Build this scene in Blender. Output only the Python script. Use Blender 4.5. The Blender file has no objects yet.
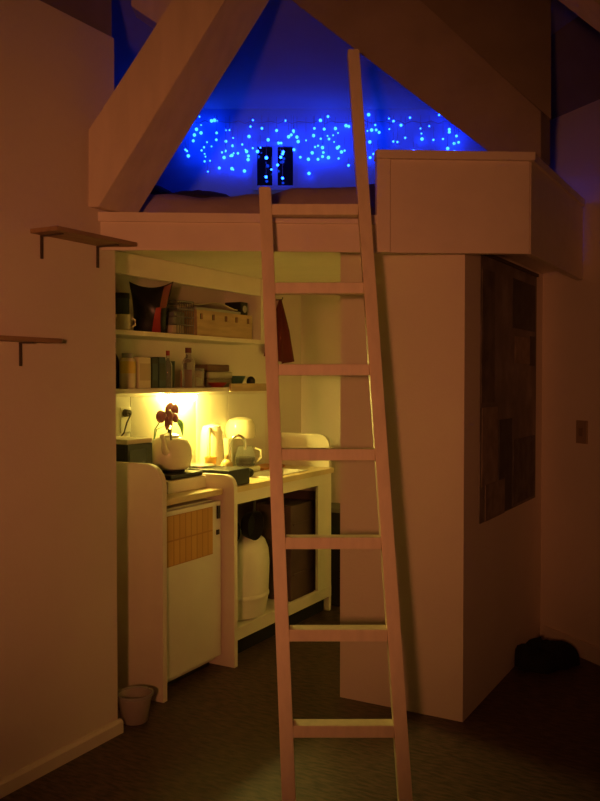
import bpy, bmesh, math, random
from mathutils import Vector, Matrix
random.seed(7)
scene = bpy.context.scene
COL = scene.collection

# ------------------------------------------------------------------ camera
TH = math.radians(29.45)                 # the camera looks 29 degrees left of the room's long axis (+Y)
FPX, EYE = 850.0, 1.45
PITCH = math.atan(21.5 / FPX)
cam_d = bpy.data.cameras.new('camera')
cam_d.sensor_fit = 'VERTICAL'; cam_d.sensor_height = 36.0
cam_d.lens = 36.0 * FPX / 801.0
cam_d.clip_start = 0.02
cam = bpy.data.objects.new('camera', cam_d); COL.objects.link(cam)
cam.location = (0, 0, EYE)
cam.rotation_euler = (math.pi / 2 - PITCH, 0, TH)
scene.camera = cam

# ------------------------------------------------------------------ world, exposure
w = bpy.data.worlds.new('night'); scene.world = w; w.use_nodes = True
w.node_tree.nodes['Background'].inputs[0].default_value = (0.02, 0.012, 0.008, 1)
w.node_tree.nodes['Background'].inputs[1].default_value = 0.05
vs = scene.view_settings
vs.view_transform = 'Standard'; vs.look = 'None'; vs.gamma = 1.0; vs.use_curve_mapping = False
vs.exposure = 0.0
# light levels (the lamps themselves are built with their fixtures below)
LAMP_W, LAMP_COL = 154.0, (1.0, 0.300, 0.105)
TUBE_E, TUBE_COL = 480.0, (1.0, 0.78, 0.15)
LED_E, LED_COL = 17.0, (0.007, 0.058, 1.0)

# ------------------------------------------------------------------ survey helpers (pixel of the 600x801 frame -> point of the place)
F0 = Vector((-math.sin(TH), math.cos(TH), 0)); RT = Vector((math.cos(TH), math.sin(TH), 0))
FW = F0 * math.cos(PITCH) + Vector((0, 0, -math.sin(PITCH))); UP = RT.cross(FW); EYEP = Vector((0, 0, EYE))
def ray(px, py): return FW + RT * ((px - 300) / FPX) + UP * ((400.5 - py) / FPX)
def onz(px, py, z): d = ray(px, py); return EYEP + d * ((z - EYE) / d.z)
def onx(px, py, x): d = ray(px, py); return EYEP + d * (x / d.x)
def ony(px, py, y): d = ray(px, py); return EYEP + d * (y / d.y)
def onf(px, py, dist): d = ray(px, py); return EYEP + d * (dist / d.dot(F0))
def rf(r, f, z=0.0): p = RT * r + F0 * f; return Vector((p.x, p.y, z))

# ------------------------------------------------------------------ materials
MATS = {}
def mat(name, col, rough=0.6, metal=0.0, var=0.12, scale=6.0, bump=0.0, bscale=60.0, trans=0.0, emit=None, estr=0.0, stretch=None, col2=None, coat=0.0):
    if name in MATS: return MATS[name]
    m = bpy.data.materials.new(name); m.use_nodes = True
    nt = m.node_tree; b = nt.nodes['Principled BSDF']
    tc = nt.nodes.new('ShaderNodeTexCoord')
    src = tc.outputs['Object']
    if stretch:
        mp = nt.nodes.new('ShaderNodeMapping'); mp.inputs['Scale'].default_value = stretch
        nt.links.new(src, mp.inputs['Vector']); src = mp.outputs['Vector']
    n = nt.nodes.new('ShaderNodeTexNoise'); n.inputs['Scale'].default_value = scale; n.inputs['Detail'].default_value = 5
    nt.links.new(src, n.inputs['Vector'])
    r = nt.nodes.new('ShaderNodeValToRGB')
    c2 = col2 if col2 else tuple(c * (1 - var) for c in col)
    r.color_ramp.elements[0].position = 0.35; r.color_ramp.elements[0].color = (*c2, 1)
    r.color_ramp.elements[1].position = 0.65; r.color_ramp.elements[1].color = (*col, 1)
    nt.links.new(n.outputs['Fac'], r.inputs['Fac']); nt.links.new(r.outputs['Color'], b.inputs['Base Color'])
    b.inputs['Roughness'].default_value = rough; b.inputs['Metallic'].default_value = metal
    if trans: b.inputs['Transmission Weight'].default_value = trans; b.inputs['IOR'].default_value = 1.3
    if coat: b.inputs['Coat Weight'].default_value = coat
    if emit:
        b.inputs['Emission Color'].default_value = (*emit, 1); b.inputs['Emission Strength'].default_value = estr
    if bump:
        n2 = nt.nodes.new('ShaderNodeTexNoise'); n2.inputs['Scale'].default_value = bscale; n2.inputs['Detail'].default_value = 6
        nt.links.new(src, n2.inputs['Vector'])
        bp = nt.nodes.new('ShaderNodeBump'); bp.inputs['Strength'].default_value = bump; bp.inputs['Distance'].default_value = 0.01
        nt.links.new(n2.outputs['Fac'], bp.inputs['Height']); nt.links.new(bp.outputs['Normal'], b.inputs['Normal'])
    MATS[name] = m; return m

WALL = mat('painted plaster', (0.78, 0.70, 0.60), 0.85, var=0.05, scale=2.5, bump=0.12, bscale=90)
TRIM = mat('cream trim paint', (0.80, 0.72, 0.60), 0.55, var=0.05, scale=8)
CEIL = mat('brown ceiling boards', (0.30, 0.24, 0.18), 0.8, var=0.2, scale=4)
LOFTC = mat('loft ceiling boards', (0.34, 0.34, 0.36), 0.9, var=0.1, scale=3)
LOFTW = mat('blue glow loft plaster', (0.17, 0.42, 0.76), 0.9, var=0.06, scale=3, bump=0.1, bscale=60)  # blue glow of the string lights is partly put into this wall colour
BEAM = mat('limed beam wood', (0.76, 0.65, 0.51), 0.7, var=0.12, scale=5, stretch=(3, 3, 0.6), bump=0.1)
WHITE = mat('white enamel', (0.80, 0.76, 0.66), 0.35, var=0.04)
LADDER = mat('ladder paint', (0.86, 0.76, 0.56), 0.5, var=0.10, scale=9, stretch=(4, 4, 1))
FLOORM = mat('dark parquet', (0.13, 0.068, 0.06), 0.5, scale=6, stretch=(3, 11, 1), col2=(0.026, 0.018, 0.014), bump=0.15, bscale=25)
WORKTOP = mat('oiled worktop', (0.72, 0.55, 0.30), 0.35, var=0.2, scale=5, stretch=(6, 1, 1))
WOOD = mat('light shelf wood', (0.52, 0.36, 0.20), 0.6, var=0.25, scale=6, stretch=(6, 1, 6))
DARKWOOD = mat('dark shelf wood', (0.38, 0.25, 0.14), 0.6, var=0.25, scale=6, stretch=(6, 1, 6))
BLACK = mat('black plastic', (0.012, 0.012, 0.014), 0.35, var=0.3)
MATTBLACK = mat('matt black', (0.008, 0.008, 0.008), 0.85, var=0.3)
STEEL = mat('steel', (0.70, 0.70, 0.68), 0.25, metal=1.0, var=0.1)
CHROME = mat('chrome', (0.85, 0.85, 0.85), 0.08, metal=1.0, var=0.02)
IRON = mat('bracket iron', (0.09, 0.07, 0.055), 0.6, var=0.2)
GLASS = mat('clear glass', (0.90, 0.93, 0.90), 0.05, var=0.02, trans=0.9)
GREENGLASS = mat('green glass', (0.22, 0.36, 0.25), 0.08, var=0.05, trans=0.75)
DARKGLASS = mat('night window glass', (0.005, 0.006, 0.016), 0.08, var=0.2)
CREAM = mat('cream card', (0.72, 0.62, 0.44), 0.6, var=0.08)
CERAMIC = mat('cream ceramic', (0.82, 0.76, 0.56), 0.18, var=0.03, coat=0.4)
RED = mat('red print', (0.42, 0.035, 0.022), 0.45, var=0.2)
CRIMSON = mat('dark crimson cloth', (0.14, 0.014, 0.012), 0.9, var=0.3, bump=0.3)
TEAL = mat('dark teal card', (0.035, 0.06, 0.065), 0.5, var=0.2)
GREENM = mat('leaf green', (0.08, 0.20, 0.06), 0.5, var=0.2)
PETAL = mat('dark red petal', (0.11, 0.006, 0.022), 0.5, var=0.35, scale=40)
GREY = mat('grey plastic', (0.36, 0.36, 0.34), 0.5, var=0.1)
WIRE = mat('wire', (0.30, 0.29, 0.27), 0.4, metal=0.7)
BEDDING = mat('duvet cotton', (0.45, 0.36, 0.36), 0.95, var=0.25, scale=5, bump=0.3, bscale=14)
DARKBED = mat('dark pillow cotton', (0.05, 0.045, 0.05), 0.95, var=0.4, scale=14, bump=0.3, bscale=20)
PURPLE = mat('brown purple board', (0.10, 0.055, 0.055), 0.7, var=0.3)
TUBEM = mat('lamp tube', (1, 1, 0.9), 0.4, var=0.01, emit=TUBE_COL, estr=TUBE_E)
LEDM = mat('blue diode', (0.2, 0.4, 1.0), 0.4, var=0.01, emit=LED_COL, estr=LED_E)
BULBM = mat('warm bulb', (1, 0.8, 0.5), 0.4, var=0.01, emit=LAMP_COL, estr=8.0)

# table of printed lines on the fridge notice
def notice_mat():
    m = bpy.data.materials.new('printed orange sheet'); m.use_nodes = True; nt = m.node_tree; b = nt.nodes['Principled BSDF']
    tc = nt.nodes.new('ShaderNodeTexCoord')
    br = nt.nodes.new('ShaderNodeTexBrick'); br.inputs['Scale'].default_value = 1.0
    br.inputs['Color1'].default_value = (0.64, 0.36, 0.10, 1); br.inputs['Color2'].default_value = (0.56, 0.30, 0.08, 1)
    br.inputs['Mortar'].default_value = (0.46, 0.22, 0.06, 1); br.inputs['Mortar Size'].default_value = 0.004
    br.inputs['Brick Width'].default_value = 0.045; br.inputs['Row Height'].default_value = 0.118; br.offset = 0.0
    mp = nt.nodes.new('ShaderNodeMapping'); mp.inputs['Rotation'].default_value = (math.pi / 2, 0, math.pi / 2)
    sep = nt.nodes.new('ShaderNodeSeparateXYZ'); cmb = nt.nodes.new('ShaderNodeCombineXYZ')
    nt.links.new(tc.outputs['Object'], sep.inputs[0]); nt.links.new(sep.outputs['Y'], cmb.inputs['X']); nt.links.new(sep.outputs['Z'], cmb.inputs['Y'])
    nt.links.new(cmb.outputs[0], br.inputs['Vector']); nt.links.new(br.outputs['Color'], b.inputs['Base Color'])
    b.inputs['Roughness'].default_value = 0.7
    return m
NOTICE = notice_mat()

def map_mat():
    m = bpy.data.materials.new('printed wall map'); m.use_nodes = True; nt = m.node_tree; b = nt.nodes['Principled BSDF']
    tc = nt.nodes.new('ShaderNodeTexCoord')
    v = nt.nodes.new('ShaderNodeTexVoronoi'); v.inputs['Scale'].default_value = 7.0
    n = nt.nodes.new('ShaderNodeTexNoise'); n.inputs['Scale'].default_value = 5.0; n.inputs['Detail'].default_value = 8
    nt.links.new(tc.outputs['Object'], n.inputs['Vector'])
    nt.links.new(n.outputs['Color'], v.inputs['Vector'])
    r = nt.nodes.new('ShaderNodeValToRGB'); e = r.color_ramp.elements
    e[0].position = 0.2; e[0].color = (0.10, 0.085, 0.075, 1)
    e[1].position = 0.75; e[1].color = (0.34, 0.29, 0.25, 1)
    k = e.new(0.5); k.color = (0.19, 0.16, 0.14, 1)
    nt.links.new(n.outputs['Fac'], r.inputs['Fac'])
    nt.links.new(r.outputs['Color'], b.inputs['Base Color']); b.inputs['Roughness'].default_value = 0.6
    return m
MAPM = map_mat()
MAPDARK = mat('dark map inset', (0.075, 0.07, 0.065), 0.6, var=0.4, scale=12)
MAPLIGHT = mat('pale map sheet', (0.34, 0.27, 0.21), 0.7, var=0.35, scale=12)

# ------------------------------------------------------------------ mesh builder
class MB:
    def __init__(s): s.bm = bmesh.new()
    def _join(s, t):
        bmesh.ops.recalc_face_normals(t, faces=t.faces)
        me = bpy.data.meshes.new('tmp'); t.to_mesh(me); t.free(); s.bm.from_mesh(me); bpy.data.meshes.remove(me)
    def box(s, a, b, bev=0.0, M=None, seg=2):
        t = bmesh.new(); lo = [min(a[i], b[i]) for i in range(3)]; hi = [max(a[i], b[i]) for i in range(3)]
        vs = [t.verts.new((x, y, z)) for x in (lo[0], hi[0]) for y in (lo[1], hi[1]) for z in (lo[2], hi[2])]
        for q in ((0,1,3,2),(4,6,7,5),(0,4,5,1),(2,3,7,6),(0,2,6,4),(1,5,7,3)): t.faces.new([vs[i] for i in q])
        if bev: bmesh.ops.bevel(t, geom=list(t.edges), offset=bev, segments=seg, affect='EDGES', profile=0.6)
        if M: t.transform(M)
        s._join(t); return s
    def prism(s, pts, vec, bev=0.0, M=None):       # a 3D polygon pushed along vec
        t = bmesh.new(); v = Vector(vec); n = len(pts)
        a = [t.verts.new(Vector(p)) for p in pts]; b = [t.verts.new(Vector(p) + v) for p in pts]
        t.faces.new(a); t.faces.new(b[::-1])
        for i in range(n): t.faces.new((a[i], b[i], b[(i+1) % n], a[(i+1) % n]))
        if bev: bmesh.ops.bevel(t, geom=list(t.edges), offset=bev, segments=2, affect='EDGES', profile=0.6)
        if M: t.transform(M)
        s._join(t); return s
    def lathe(s, prof, at=(0,0,0), seg=20, M=None, close=False):   # (radius, z) pairs
        t = bmesh.new(); rings = []
        for r, z in prof:
            if r < 1e-5: rings.append([t.verts.new((0, 0, z))])
            else: rings.append([t.verts.new((r*math.cos(2*math.pi*k/seg), r*math.sin(2*math.pi*k/seg), z)) for k in range(seg)])
        for p, q in zip(rings, rings[1:]):
            for k in range(seg):
                l = (k+1) % seg
                if len(p) == 1 and len(q) == 1: continue
                if len(p) == 1: t.faces.new((p[0], q[k], q[l]))
                elif len(q) == 1: t.faces.new((p[k], p[l], q[0]))
                else: t.faces.new((p[k], p[l], q[l], q[k]))
        if M: t.transform(M)
        t.transform(Matrix.Translation(Vector(at)))
        s._join(t); return s
    def tube(s, pts, r, seg=8, rr=None):
        t = bmesh.new(); pts = [Vector(p) for p in pts]; rings = []; n = len(pts)
        ref = Vector((0, 0, 1))
        for i, p in enumerate(pts):
            d = (pts[min(i+1, n-1)] - pts[max(i-1, 0)]).normalized()
            if abs(d.dot(ref)) > 0.95: ref = Vector((1, 0.1, 0)) if abs(d.z) > 0.9 else Vector((0, 0, 1))
            u = d.cross(ref).normalized(); v = d.cross(u); ref = u.cross(d) if False else ref
            q = rr[i] if rr else r
            rings.append([t.verts.new(p + u*q*math.cos(2*math.pi*k/seg) + v*q*math.sin(2*math.pi*k/seg)) for k in range(seg)])
        for a, b in zip(rings, rings[1:]):
            for k in range(seg): t.faces.new((a[k], a[(k+1) % seg], b[(k+1) % seg], b[k]))
        t.faces.new(rings[0]); t.faces.new(rings[-1][::-1])
        s._join(t); return s
    def grid(s, fn, nu, nv, thick=None):          # fn(u,v)->point
        t = bmesh.new(); g = [[t.verts.new(fn(i/nu, j/nv)) for j in range(nv+1)] for i in range(nu+1)]
        for i in range(nu):
            for j in range(nv): t.faces.new((g[i][j], g[i+1][j], g[i+1][j+1], g[i][j+1]))
        if thick:
            bmesh.ops.recalc_face_normals(t, faces=t.faces)
            bmesh.ops.solidify(t, geom=list(t.faces), thickness=thick)
        s._join(t); return s
    def blob(s, c, r, M=None, seg=16, jit=0.0):
        t = bmesh.new(); bmesh.ops.create_uvsphere(t, u_segments=seg, v_segments=max(8, seg//2), radius=1.0)
        for v in t.verts:
            k = 1 + random.uniform(-jit, jit); v.co = Vector((v.co.x*r[0]*k, v.co.y*r[1]*k, v.co.z*r[2]*k))
        if M: t.transform(M)
        t.transform(Matrix.Translation(Vector(c))); s._join(t); return s
    def build(s, name, m, parent=None, smooth=False, world=True):
        if parent is not None and world:
            o0 = parent; off = Vector((0, 0, 0))
            while o0 is not None: off += o0.location; o0 = o0.parent
            bmesh.ops.translate(s.bm, verts=list(s.bm.verts), vec=-off)
        me = bpy.data.meshes.new(name); s.bm.to_mesh(me); s.bm.free()
        me.materials.append(m)
        if smooth:
            for p in me.polygons: p.use_smooth = True
            try: me.set_sharp_from_angle(angle=math.radians(40))
            except Exception: pass
        o = bpy.data.objects.new(name, me); COL.objects.link(o)
        if parent is not None: o.parent = parent
        return o

def tag(o, label, cat, group=None):
    o['label'] = label; o['category'] = cat
    if group: o['group'] = group
    return o
def thing(name, label, cat, loc=(0, 0, 0), rz=0.0, group=None):
    o = bpy.data.objects.new(name, None); COL.objects.link(o); o.empty_display_size = 0.05
    o.location = loc; o.rotation_euler = (0, 0, rz); return tag(o, label, cat, group)
def struct(o, label=None):
    o['kind'] = 'structure'
    if label: o['label'] = label
    return o
def solo(mb, name, m, base, label, cat, smooth=False, group=None):   # a thing that is one mesh, origin at its base
    bmesh.ops.translate(mb.bm, verts=list(mb.bm.verts), vec=-Vector(base))
    o = mb.build(name, m, None, smooth); o.location = base; return tag(o, label, cat, group)

# ================================================================== THE SHELL
XL, XC, XCL, XB = -2.35, -1.15, -1.73, -2.87      # left wall, closet right side, closet left side, kitchen back wall
YC, YE, YN = 3.435, 5.10, 2.60                    # closet front, kitchen end wall, niche start
ZF, ZU, ZD = 1.965, 2.03, 2.085                             # loft underside / deck
RW0, RWD = Vector((XC, 4.77, 0)), Vector((0.792, -0.611, 0)); RWN = Vector((0.611, 0.792, 0))  # right wall: corner, direction, outward
RW1 = RW0 + RWD * 4.48
CZ = 4.0
A, B = Vector((-2.37, 2.555, 0)), Vector((-0.905, 3.50, 0))   # loft front line
E_ = (B - A).normalized(); N_ = Vector((E_.y, -E_.x, 0))      # along it / out of it towards the room
Z1 = Vector((0, 0, 1))

floor = struct(MB().prism([(-2.95, -2.7, -0.1), (2.5, -2.7, -0.1), (2.5, 2.1, -0.1), (RW0.x + .1, RW0.y + .12, -0.1), (-1.15, 5.2, -0.1), (-2.95, 5.2, -0.1)], (0, 0, 0.1)).build('floor', FLOORM), 'dark brown streaky floor')
struct(MB().box((XL - .10, -2.6, 0), (XL, 2.64, 2.82)).build('wall_left', WALL), 'cream plaster wall ending at the kitchen niche')
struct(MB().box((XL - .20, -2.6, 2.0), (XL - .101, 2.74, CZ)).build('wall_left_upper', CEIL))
bbp = MB().prism([(XL, -2.5, 0), (XL + .022, -2.5, 0), (XL + .022, -2.5, .045), (XL + .012, -2.5, .055), (XL, -2.5, .055)], (0, 5.15, 0))
struct(bbp.build('baseboard_left', TRIM))
struct(MB().box((XB - .08, YN - .08, 0), (XB, YE + .08, ZU)).build('wall_kitchen_back', WALL), 'pale kitchen wall behind the counter')
struct(MB().box((XB, YN - .08, 0), (XL - .101, YN, ZU)).build('wall_niche_side', WALL))
struct(MB().box((XB, YE, 0), (XCL, YE + .08, ZU)).build('wall_kitchen_end', WALL))
cl = MB(); cl.prism([(XCL, YC, 0), (XC, YC, 0), (XC, YE, 0), (XC - .06, YE, 0), (XC - .06, YC + .06, 0), (XCL + .06, YC + .06, 0), (XCL + .06, YE, 0), (XCL, YE, 0)], (0, 0, ZU))
struct(cl.build('wall_partition', WALL), 'closet box wall under the loft')
struct(MB().prism([RW0, RW1, RW1 + RWN * .1, RW0 + RWN * .1], (0, 0, 2.86)).build('wall_right', WALL))
q0, q1 = RW0 + RWD * .05, RW1 - RWD * .1
struct(MB().prism([q0, q1, q1 - RWN * .018, q0 - RWN * .018], (0, 0, .085)).build('baseboard_right', TRIM))
struct(MB().box((RW1.x, -2.6, 0), (RW1.x + .1, RW1.y + .05, CZ)).build('wall_far_right', WALL))
struct(MB().box((-2.55, -2.7, 0), (RW1.x + .1, -2.6, CZ)).build('wall_rear', WALL))
struct(MB().prism([(-4.6, -2.7, CZ), (2.6, -2.7, CZ), (2.6, 6.2, CZ), (-4.6, 6.2, CZ)], (0, 0, .06)).build('ceiling', CEIL))
ra, rb = RW0 + Z1 * 2.86 - RWD * .6, RW1 + Z1 * 2.86
rin = -RWN * 1.14 + Z1 * 1.14
struct(MB().prism([ra, rb, rb + rin, ra + rin], RWN * .04 + Z1 * .04).build('ceiling_slope_right', CEIL))

# ------------------------------------------------------------------ the loft shell
LW0, LW1 = rf(-2.3, 5.2), rf(1.75, 5.2)
wc = [onf(p[0], p[1], 5.2) for p in ((257, 186), (293, 147))]
r0, r1 = wc[0].dot(RT), wc[1].dot(RT); z0, z1 = wc[0].z, wc[1].z
def fbox(mb, ra_, rb_, fa, fb, za, zb, bev=0.0):      # a box square to the loft front
    return mb.box((ra_, fa, za), (rb_, fb, zb), bev, Matrix.Rotation(TH, 4, 'Z'))
lb = MB()
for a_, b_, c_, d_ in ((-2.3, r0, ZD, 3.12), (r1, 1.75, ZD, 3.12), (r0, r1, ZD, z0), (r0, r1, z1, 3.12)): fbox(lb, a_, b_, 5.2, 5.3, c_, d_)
struct(lb.build('wall_loft_back', LOFTW), 'loft wall tinted with the blue glow of its lights')
wn = thing('window_1', 'small two pane window in the loft wall', 'window', rf((r0 + r1) / 2, 5.2, z0)); wn['kind'] = 'structure'; del wn['category']
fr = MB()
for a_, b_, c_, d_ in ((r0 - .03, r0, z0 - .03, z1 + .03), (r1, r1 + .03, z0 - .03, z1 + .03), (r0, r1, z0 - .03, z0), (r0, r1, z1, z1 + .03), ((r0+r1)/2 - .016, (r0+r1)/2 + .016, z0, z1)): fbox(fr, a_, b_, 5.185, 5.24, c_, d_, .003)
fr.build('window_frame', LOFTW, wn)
for a_, b_ in ((r0, (r0+r1)/2 - .016), ((r0+r1)/2 + .016, r1)): fbox(MB(), a_, b_, 5.225, 5.232, z0, z1).build('pane', DARKGLASS, wn)
# floor of the loft, its front board and cap
deck = MB().prism([A, B, Vector((B.x, 4.565, 0)), Vector((XC, 4.755, 0)), rf(1.7, 6.1), rf(-2.2, 6.1), Vector((-3.5, 2.3, 0)), Vector((-2.56, 2.3, 0)), Vector((-2.56, 2.75, 0)), Vector((-2.36, 2.75, 0))], (0, 0, ZD - ZU - .002))
deck.bm.transform(Matrix.Translation((0, 0, ZU + .001)))
struct(deck.build('floor_loft', TRIM), 'loft platform over the kitchen')
PJ = A + E_ * ((onf(376, 200, 3.45) - A).dot(E_))              # where the solid parapet starts
cap = MB().prism([A + N_ * .004, PJ + N_ * .004, PJ + N_ * .022, A + N_ * .022], (0, 0, .036)); cap.bm.transform(Matrix.Translation((0, 0, ZD - .012)))
struct(cap.build('trim_1', TRIM))
fas = MB().prism([A + N_ * .001, PJ + N_ * .001, PJ + N_ * .010, A + N_ * .010], (0, 0, .112)); fas.bm.transform(Matrix.Translation((0, 0, ZF - .004)))
struct(fas.build('trim_2', TRIM))
# closing walls of the loft and its ceiling
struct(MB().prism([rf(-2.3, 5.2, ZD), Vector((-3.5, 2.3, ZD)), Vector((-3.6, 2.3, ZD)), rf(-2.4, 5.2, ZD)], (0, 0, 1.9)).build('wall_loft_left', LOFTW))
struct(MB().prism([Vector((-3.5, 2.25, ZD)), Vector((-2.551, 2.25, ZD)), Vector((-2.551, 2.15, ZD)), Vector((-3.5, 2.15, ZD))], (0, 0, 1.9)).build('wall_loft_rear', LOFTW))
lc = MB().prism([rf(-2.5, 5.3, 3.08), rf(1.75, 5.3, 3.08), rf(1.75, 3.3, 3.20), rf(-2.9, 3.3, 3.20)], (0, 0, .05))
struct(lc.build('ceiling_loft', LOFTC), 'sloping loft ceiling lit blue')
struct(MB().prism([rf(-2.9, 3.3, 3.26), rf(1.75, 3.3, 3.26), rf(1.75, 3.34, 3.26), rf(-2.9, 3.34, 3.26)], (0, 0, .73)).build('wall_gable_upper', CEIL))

# ------------------------------------------------------------------ truss
def bpoly(pix, d): return [onf(x, y, d) for x, y in pix]
YV = Vector((0, 1, 0))
lbm = MB().prism(bpoly([(238, -102), (290, -106), (225, 0), (98, 207), (88, 207), (88, 130), (172, 0)], 3.30), YV * .225, .006)
solo(lbm, 'roof_beam', BEAM, tuple(onf(98, 207, 3.3)), 'thick pale roof beam rising to the right from the left wall', 'beam')
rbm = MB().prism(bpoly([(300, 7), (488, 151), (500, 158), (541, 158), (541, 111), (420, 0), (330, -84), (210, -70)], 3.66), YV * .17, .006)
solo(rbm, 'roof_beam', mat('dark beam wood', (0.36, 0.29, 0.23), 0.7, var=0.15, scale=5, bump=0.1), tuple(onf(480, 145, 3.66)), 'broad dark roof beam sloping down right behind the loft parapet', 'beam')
gp = MB().prism(bpoly([(330, -84), (420, 0), (520, 92), (551, 119), (551, -120), (330, -120)], 3.74), F0 * .05)
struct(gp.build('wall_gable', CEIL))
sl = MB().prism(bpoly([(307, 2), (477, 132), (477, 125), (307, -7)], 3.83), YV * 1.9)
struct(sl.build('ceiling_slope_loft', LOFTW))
tb = MB().prism(bpoly([(131, -40), (131, 6), (165, 29), (215, 29), (260, -40)], 3.75), F0 * .12, .004)
solo(tb, 'roof_beam', BEAM, tuple(onf(131, 6, 3.75)), 'short brown beam end at the top behind the rising roof beam', 'beam')
nb = MB().prism(bpoly([(528, -50), (593, 0), (628, 27), (870, 214), (870, 120), (660, -50)], 3.0), F0 * .14, .004)
solo(nb, 'roof_beam', BEAM, tuple(onf(870, 236, 3.0)), 'roof beam crossing the extreme top right corner', 'beam')

# ------------------------------------------------------------------ loft parapet
pl = (B - PJ).length
par = thing('loft_parapet', 'solid cream parapet panel boxed around the loft corner', 'parapet', (PJ.x, PJ.y, ZF - .004), math.atan2(E_.y, E_.x))
PH = 2.372 - ZF
MB().box((.058, -.012, 0), (pl, .022, PH - .034)).build('front_panel', TRIM, par, world=False)
MB().box((0, -.026, 0), (.056, .022, PH - .034), .003).build('stile', TRIM, par, world=False)
MB().box((-.004, -.036, PH - .034), (pl + .018, .03, PH), .004).build('cap', TRIM, par, world=False)
side = MB().prism([Vector((B.x + .012, B.y, ZF - .004)), Vector((B.x + .012, 4.545, ZF - .004)), Vector((B.x - .02, 4.57, ZF - .004)), Vector((B.x - .02, B.y + .02, ZF - .004))], (0, 0, PH - .034))
inv = Matrix.Rotation(-math.atan2(E_.y, E_.x), 4, 'Z') @ Matrix.Translation(-Vector(par.location))
side.bm.transform(inv); side.build('side_panel', TRIM, par, world=False)
sc_ = MB().prism([Vector((B.x + .024, B.y - .005, 0)), Vector((B.x + .024, 4.53, 0)), Vector((B.x - .03, 4.575, 0)), Vector((B.x - .03, B.y + .03, 0))], (0, 0, .034)); sc_.bm.transform(Matrix.Translation((0, 0, ZF + PH - .038)))
sc_.bm.transform(inv); sc_.build('side_cap', TRIM, par, world=False)

# ================================================================== LADDER (leans on the loft edge)
LF, LT = 2.83, 0.225                                  # foot distance, lean per metre
def lad_c(z): return LF + LT * z
cl_ = (onf(289, 801, lad_c(.03)).dot(RT), onf(266, 213, lad_c(2.1)).dot(RT)); cr_ = (onf(405, 801, lad_c(.03)).dot(RT), onf(364, 213, lad_c(2.1)).dot(RT))
def rail_r(c, z): return c[0] + (c[1] - c[0]) * (z - .03) / 2.07
fx = rf((cl_[0] + cr_[0]) / 2, LF)
lad = thing('loft_ladder', 'pale painted wooden ladder leaning on the loft edge', 'ladder', tuple(fx), TH)
r_off = fx.dot(RT)
def rail(c, ztop):
    w_, d_ = .023, .034
    pts = []
    for z in (0.0, ztop):
        r, f = rail_r(c, z) - r_off, lad_c(z) - LF
        pts.append([(r - w_, f - d_, z), (r + w_, f - d_, z), (r + w_, f + d_, z), (r - w_, f + d_, z)])
    m = MB(); t = bmesh.new(); a = [t.verts.new(p) for p in pts[0]]; b = [t.verts.new(p) for p in pts[1]]
    t.faces.new(a); t.faces.new(b[::-1])
    for i in range(4): t.faces.new((a[i], b[i], b[(i+1) % 4], a[(i+1) % 4]))
    bmesh.ops.bevel(t, geom=list(t.edges), offset=.004, segments=2, affect='EDGES')
    m._join(t); return m
rail(cl_, 2.19).build('rail', LADDER, lad, world=False)
rail(cr_, 2.765).build('rail', LADDER, lad, world=False)
for k in range(7):
    z = .252 + .308 * k
    a, b = rail_r(cl_, z) - r_off + .0235, rail_r(cr_, z) - r_off - .0235
    f = lad_c(z) - LF
    MB().box((a, f - .030, z - .021), (b, f + .030, z + .021), .003).build('rung', LADDER, lad, world=False)

# ================================================================== WALL SHELVES on the left wall
def wall_shelf(label, pr, pl_, d, bracks, m):
    p = onx(*pr, XL); y1, z = p.y, p.z; y0 = onx(*pl_, XL).y
    t = thing('wall_shelf', label, 'shelf', (XL, (y0 + y1) / 2, z))
    MB().box((XL + .001, y0, z), (XL + d, y1, z + .016), .002).build('board', m, t)
    for bp in bracks:
        yb = onx(bp, 250, XL).y; b = MB()
        b.box((XL + .001, yb - .006, z - .085), (XL + .006, yb + .006, z - .001), .001)
        b.box((XL + .001, yb - .006, z - .005), (XL + d * .8, yb + .006, z - .0005), .001)
        b.build('bracket', IRON, t)
wall_shelf('upper wooden wall shelf beside the loft edge, on two dark brackets', (111, 249), (30, 241), .135, (41, 97), DARKWOOD)
wall_shelf('lower wooden wall shelf cut off by the left picture edge', (46, 343.5), (-75, 336), .08, (-60, 19), DARKWOOD)

# ================================================================== KITCHEN: carcase
WT = .90
def end_panel(y, zt, xf, rc, label, th=.03):
    pts = [(xf, y, 0), (xf, y, zt - rc)]
    for k in range(1, 8):
        a = k / 8 * math.pi / 2; pts.append((xf - rc + rc * math.cos(a), y, zt - rc + rc * math.sin(a)))
    pts += [(xf - rc, y, zt), (XB + .002, y, zt), (XB + .002, y, 0)]
    return solo(MB().prism(pts, (0, th, 0), .002), 'counter_end_panel', TRIM, ((xf + XB) / 2, y, 0), label, 'end panel')
end_panel(2.98, 1.068, -2.385, .095, 'tall rounded white board at the near side of the small fridge')
end_panel(3.52, .968, -2.365, .06, 'low rounded white board between the fridge and the sink cabinet')
end_panel(4.69, 1.105, -2.44, .075, 'far rounded white board closing the sink counter')
def worktop(y0, y1, xf, label, hole=None):
    m = MB()
    if hole is None: m.box((XB + .002, y0, WT - .03), (xf, y1, WT), .004)
    else:
        hx0, hx1, hy0, hy1 = hole
        m.box((XB + .002, y0, WT - .03), (xf, hy0, WT)); m.box((XB + .002, hy1, WT - .03), (xf, y1, WT))
        m.box((XB + .002, hy0, WT - .03), (hx0, hy1, WT)); m.box((hx1, hy0, WT - .03), (xf, hy1, WT))
    return solo(m, 'worktop', WORKTOP, ((XB + xf) / 2, (y0 + y1) / 2, WT - .03), label, 'worktop')
worktop(3.012, 3.518, -2.43, 'short oiled wood worktop over the small fridge')
SK = (-2.66, -2.47, 4.02, 4.44)
worktop(3.552, 4.688, -2.405, 'long oiled wood worktop around the sink', SK)
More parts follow.
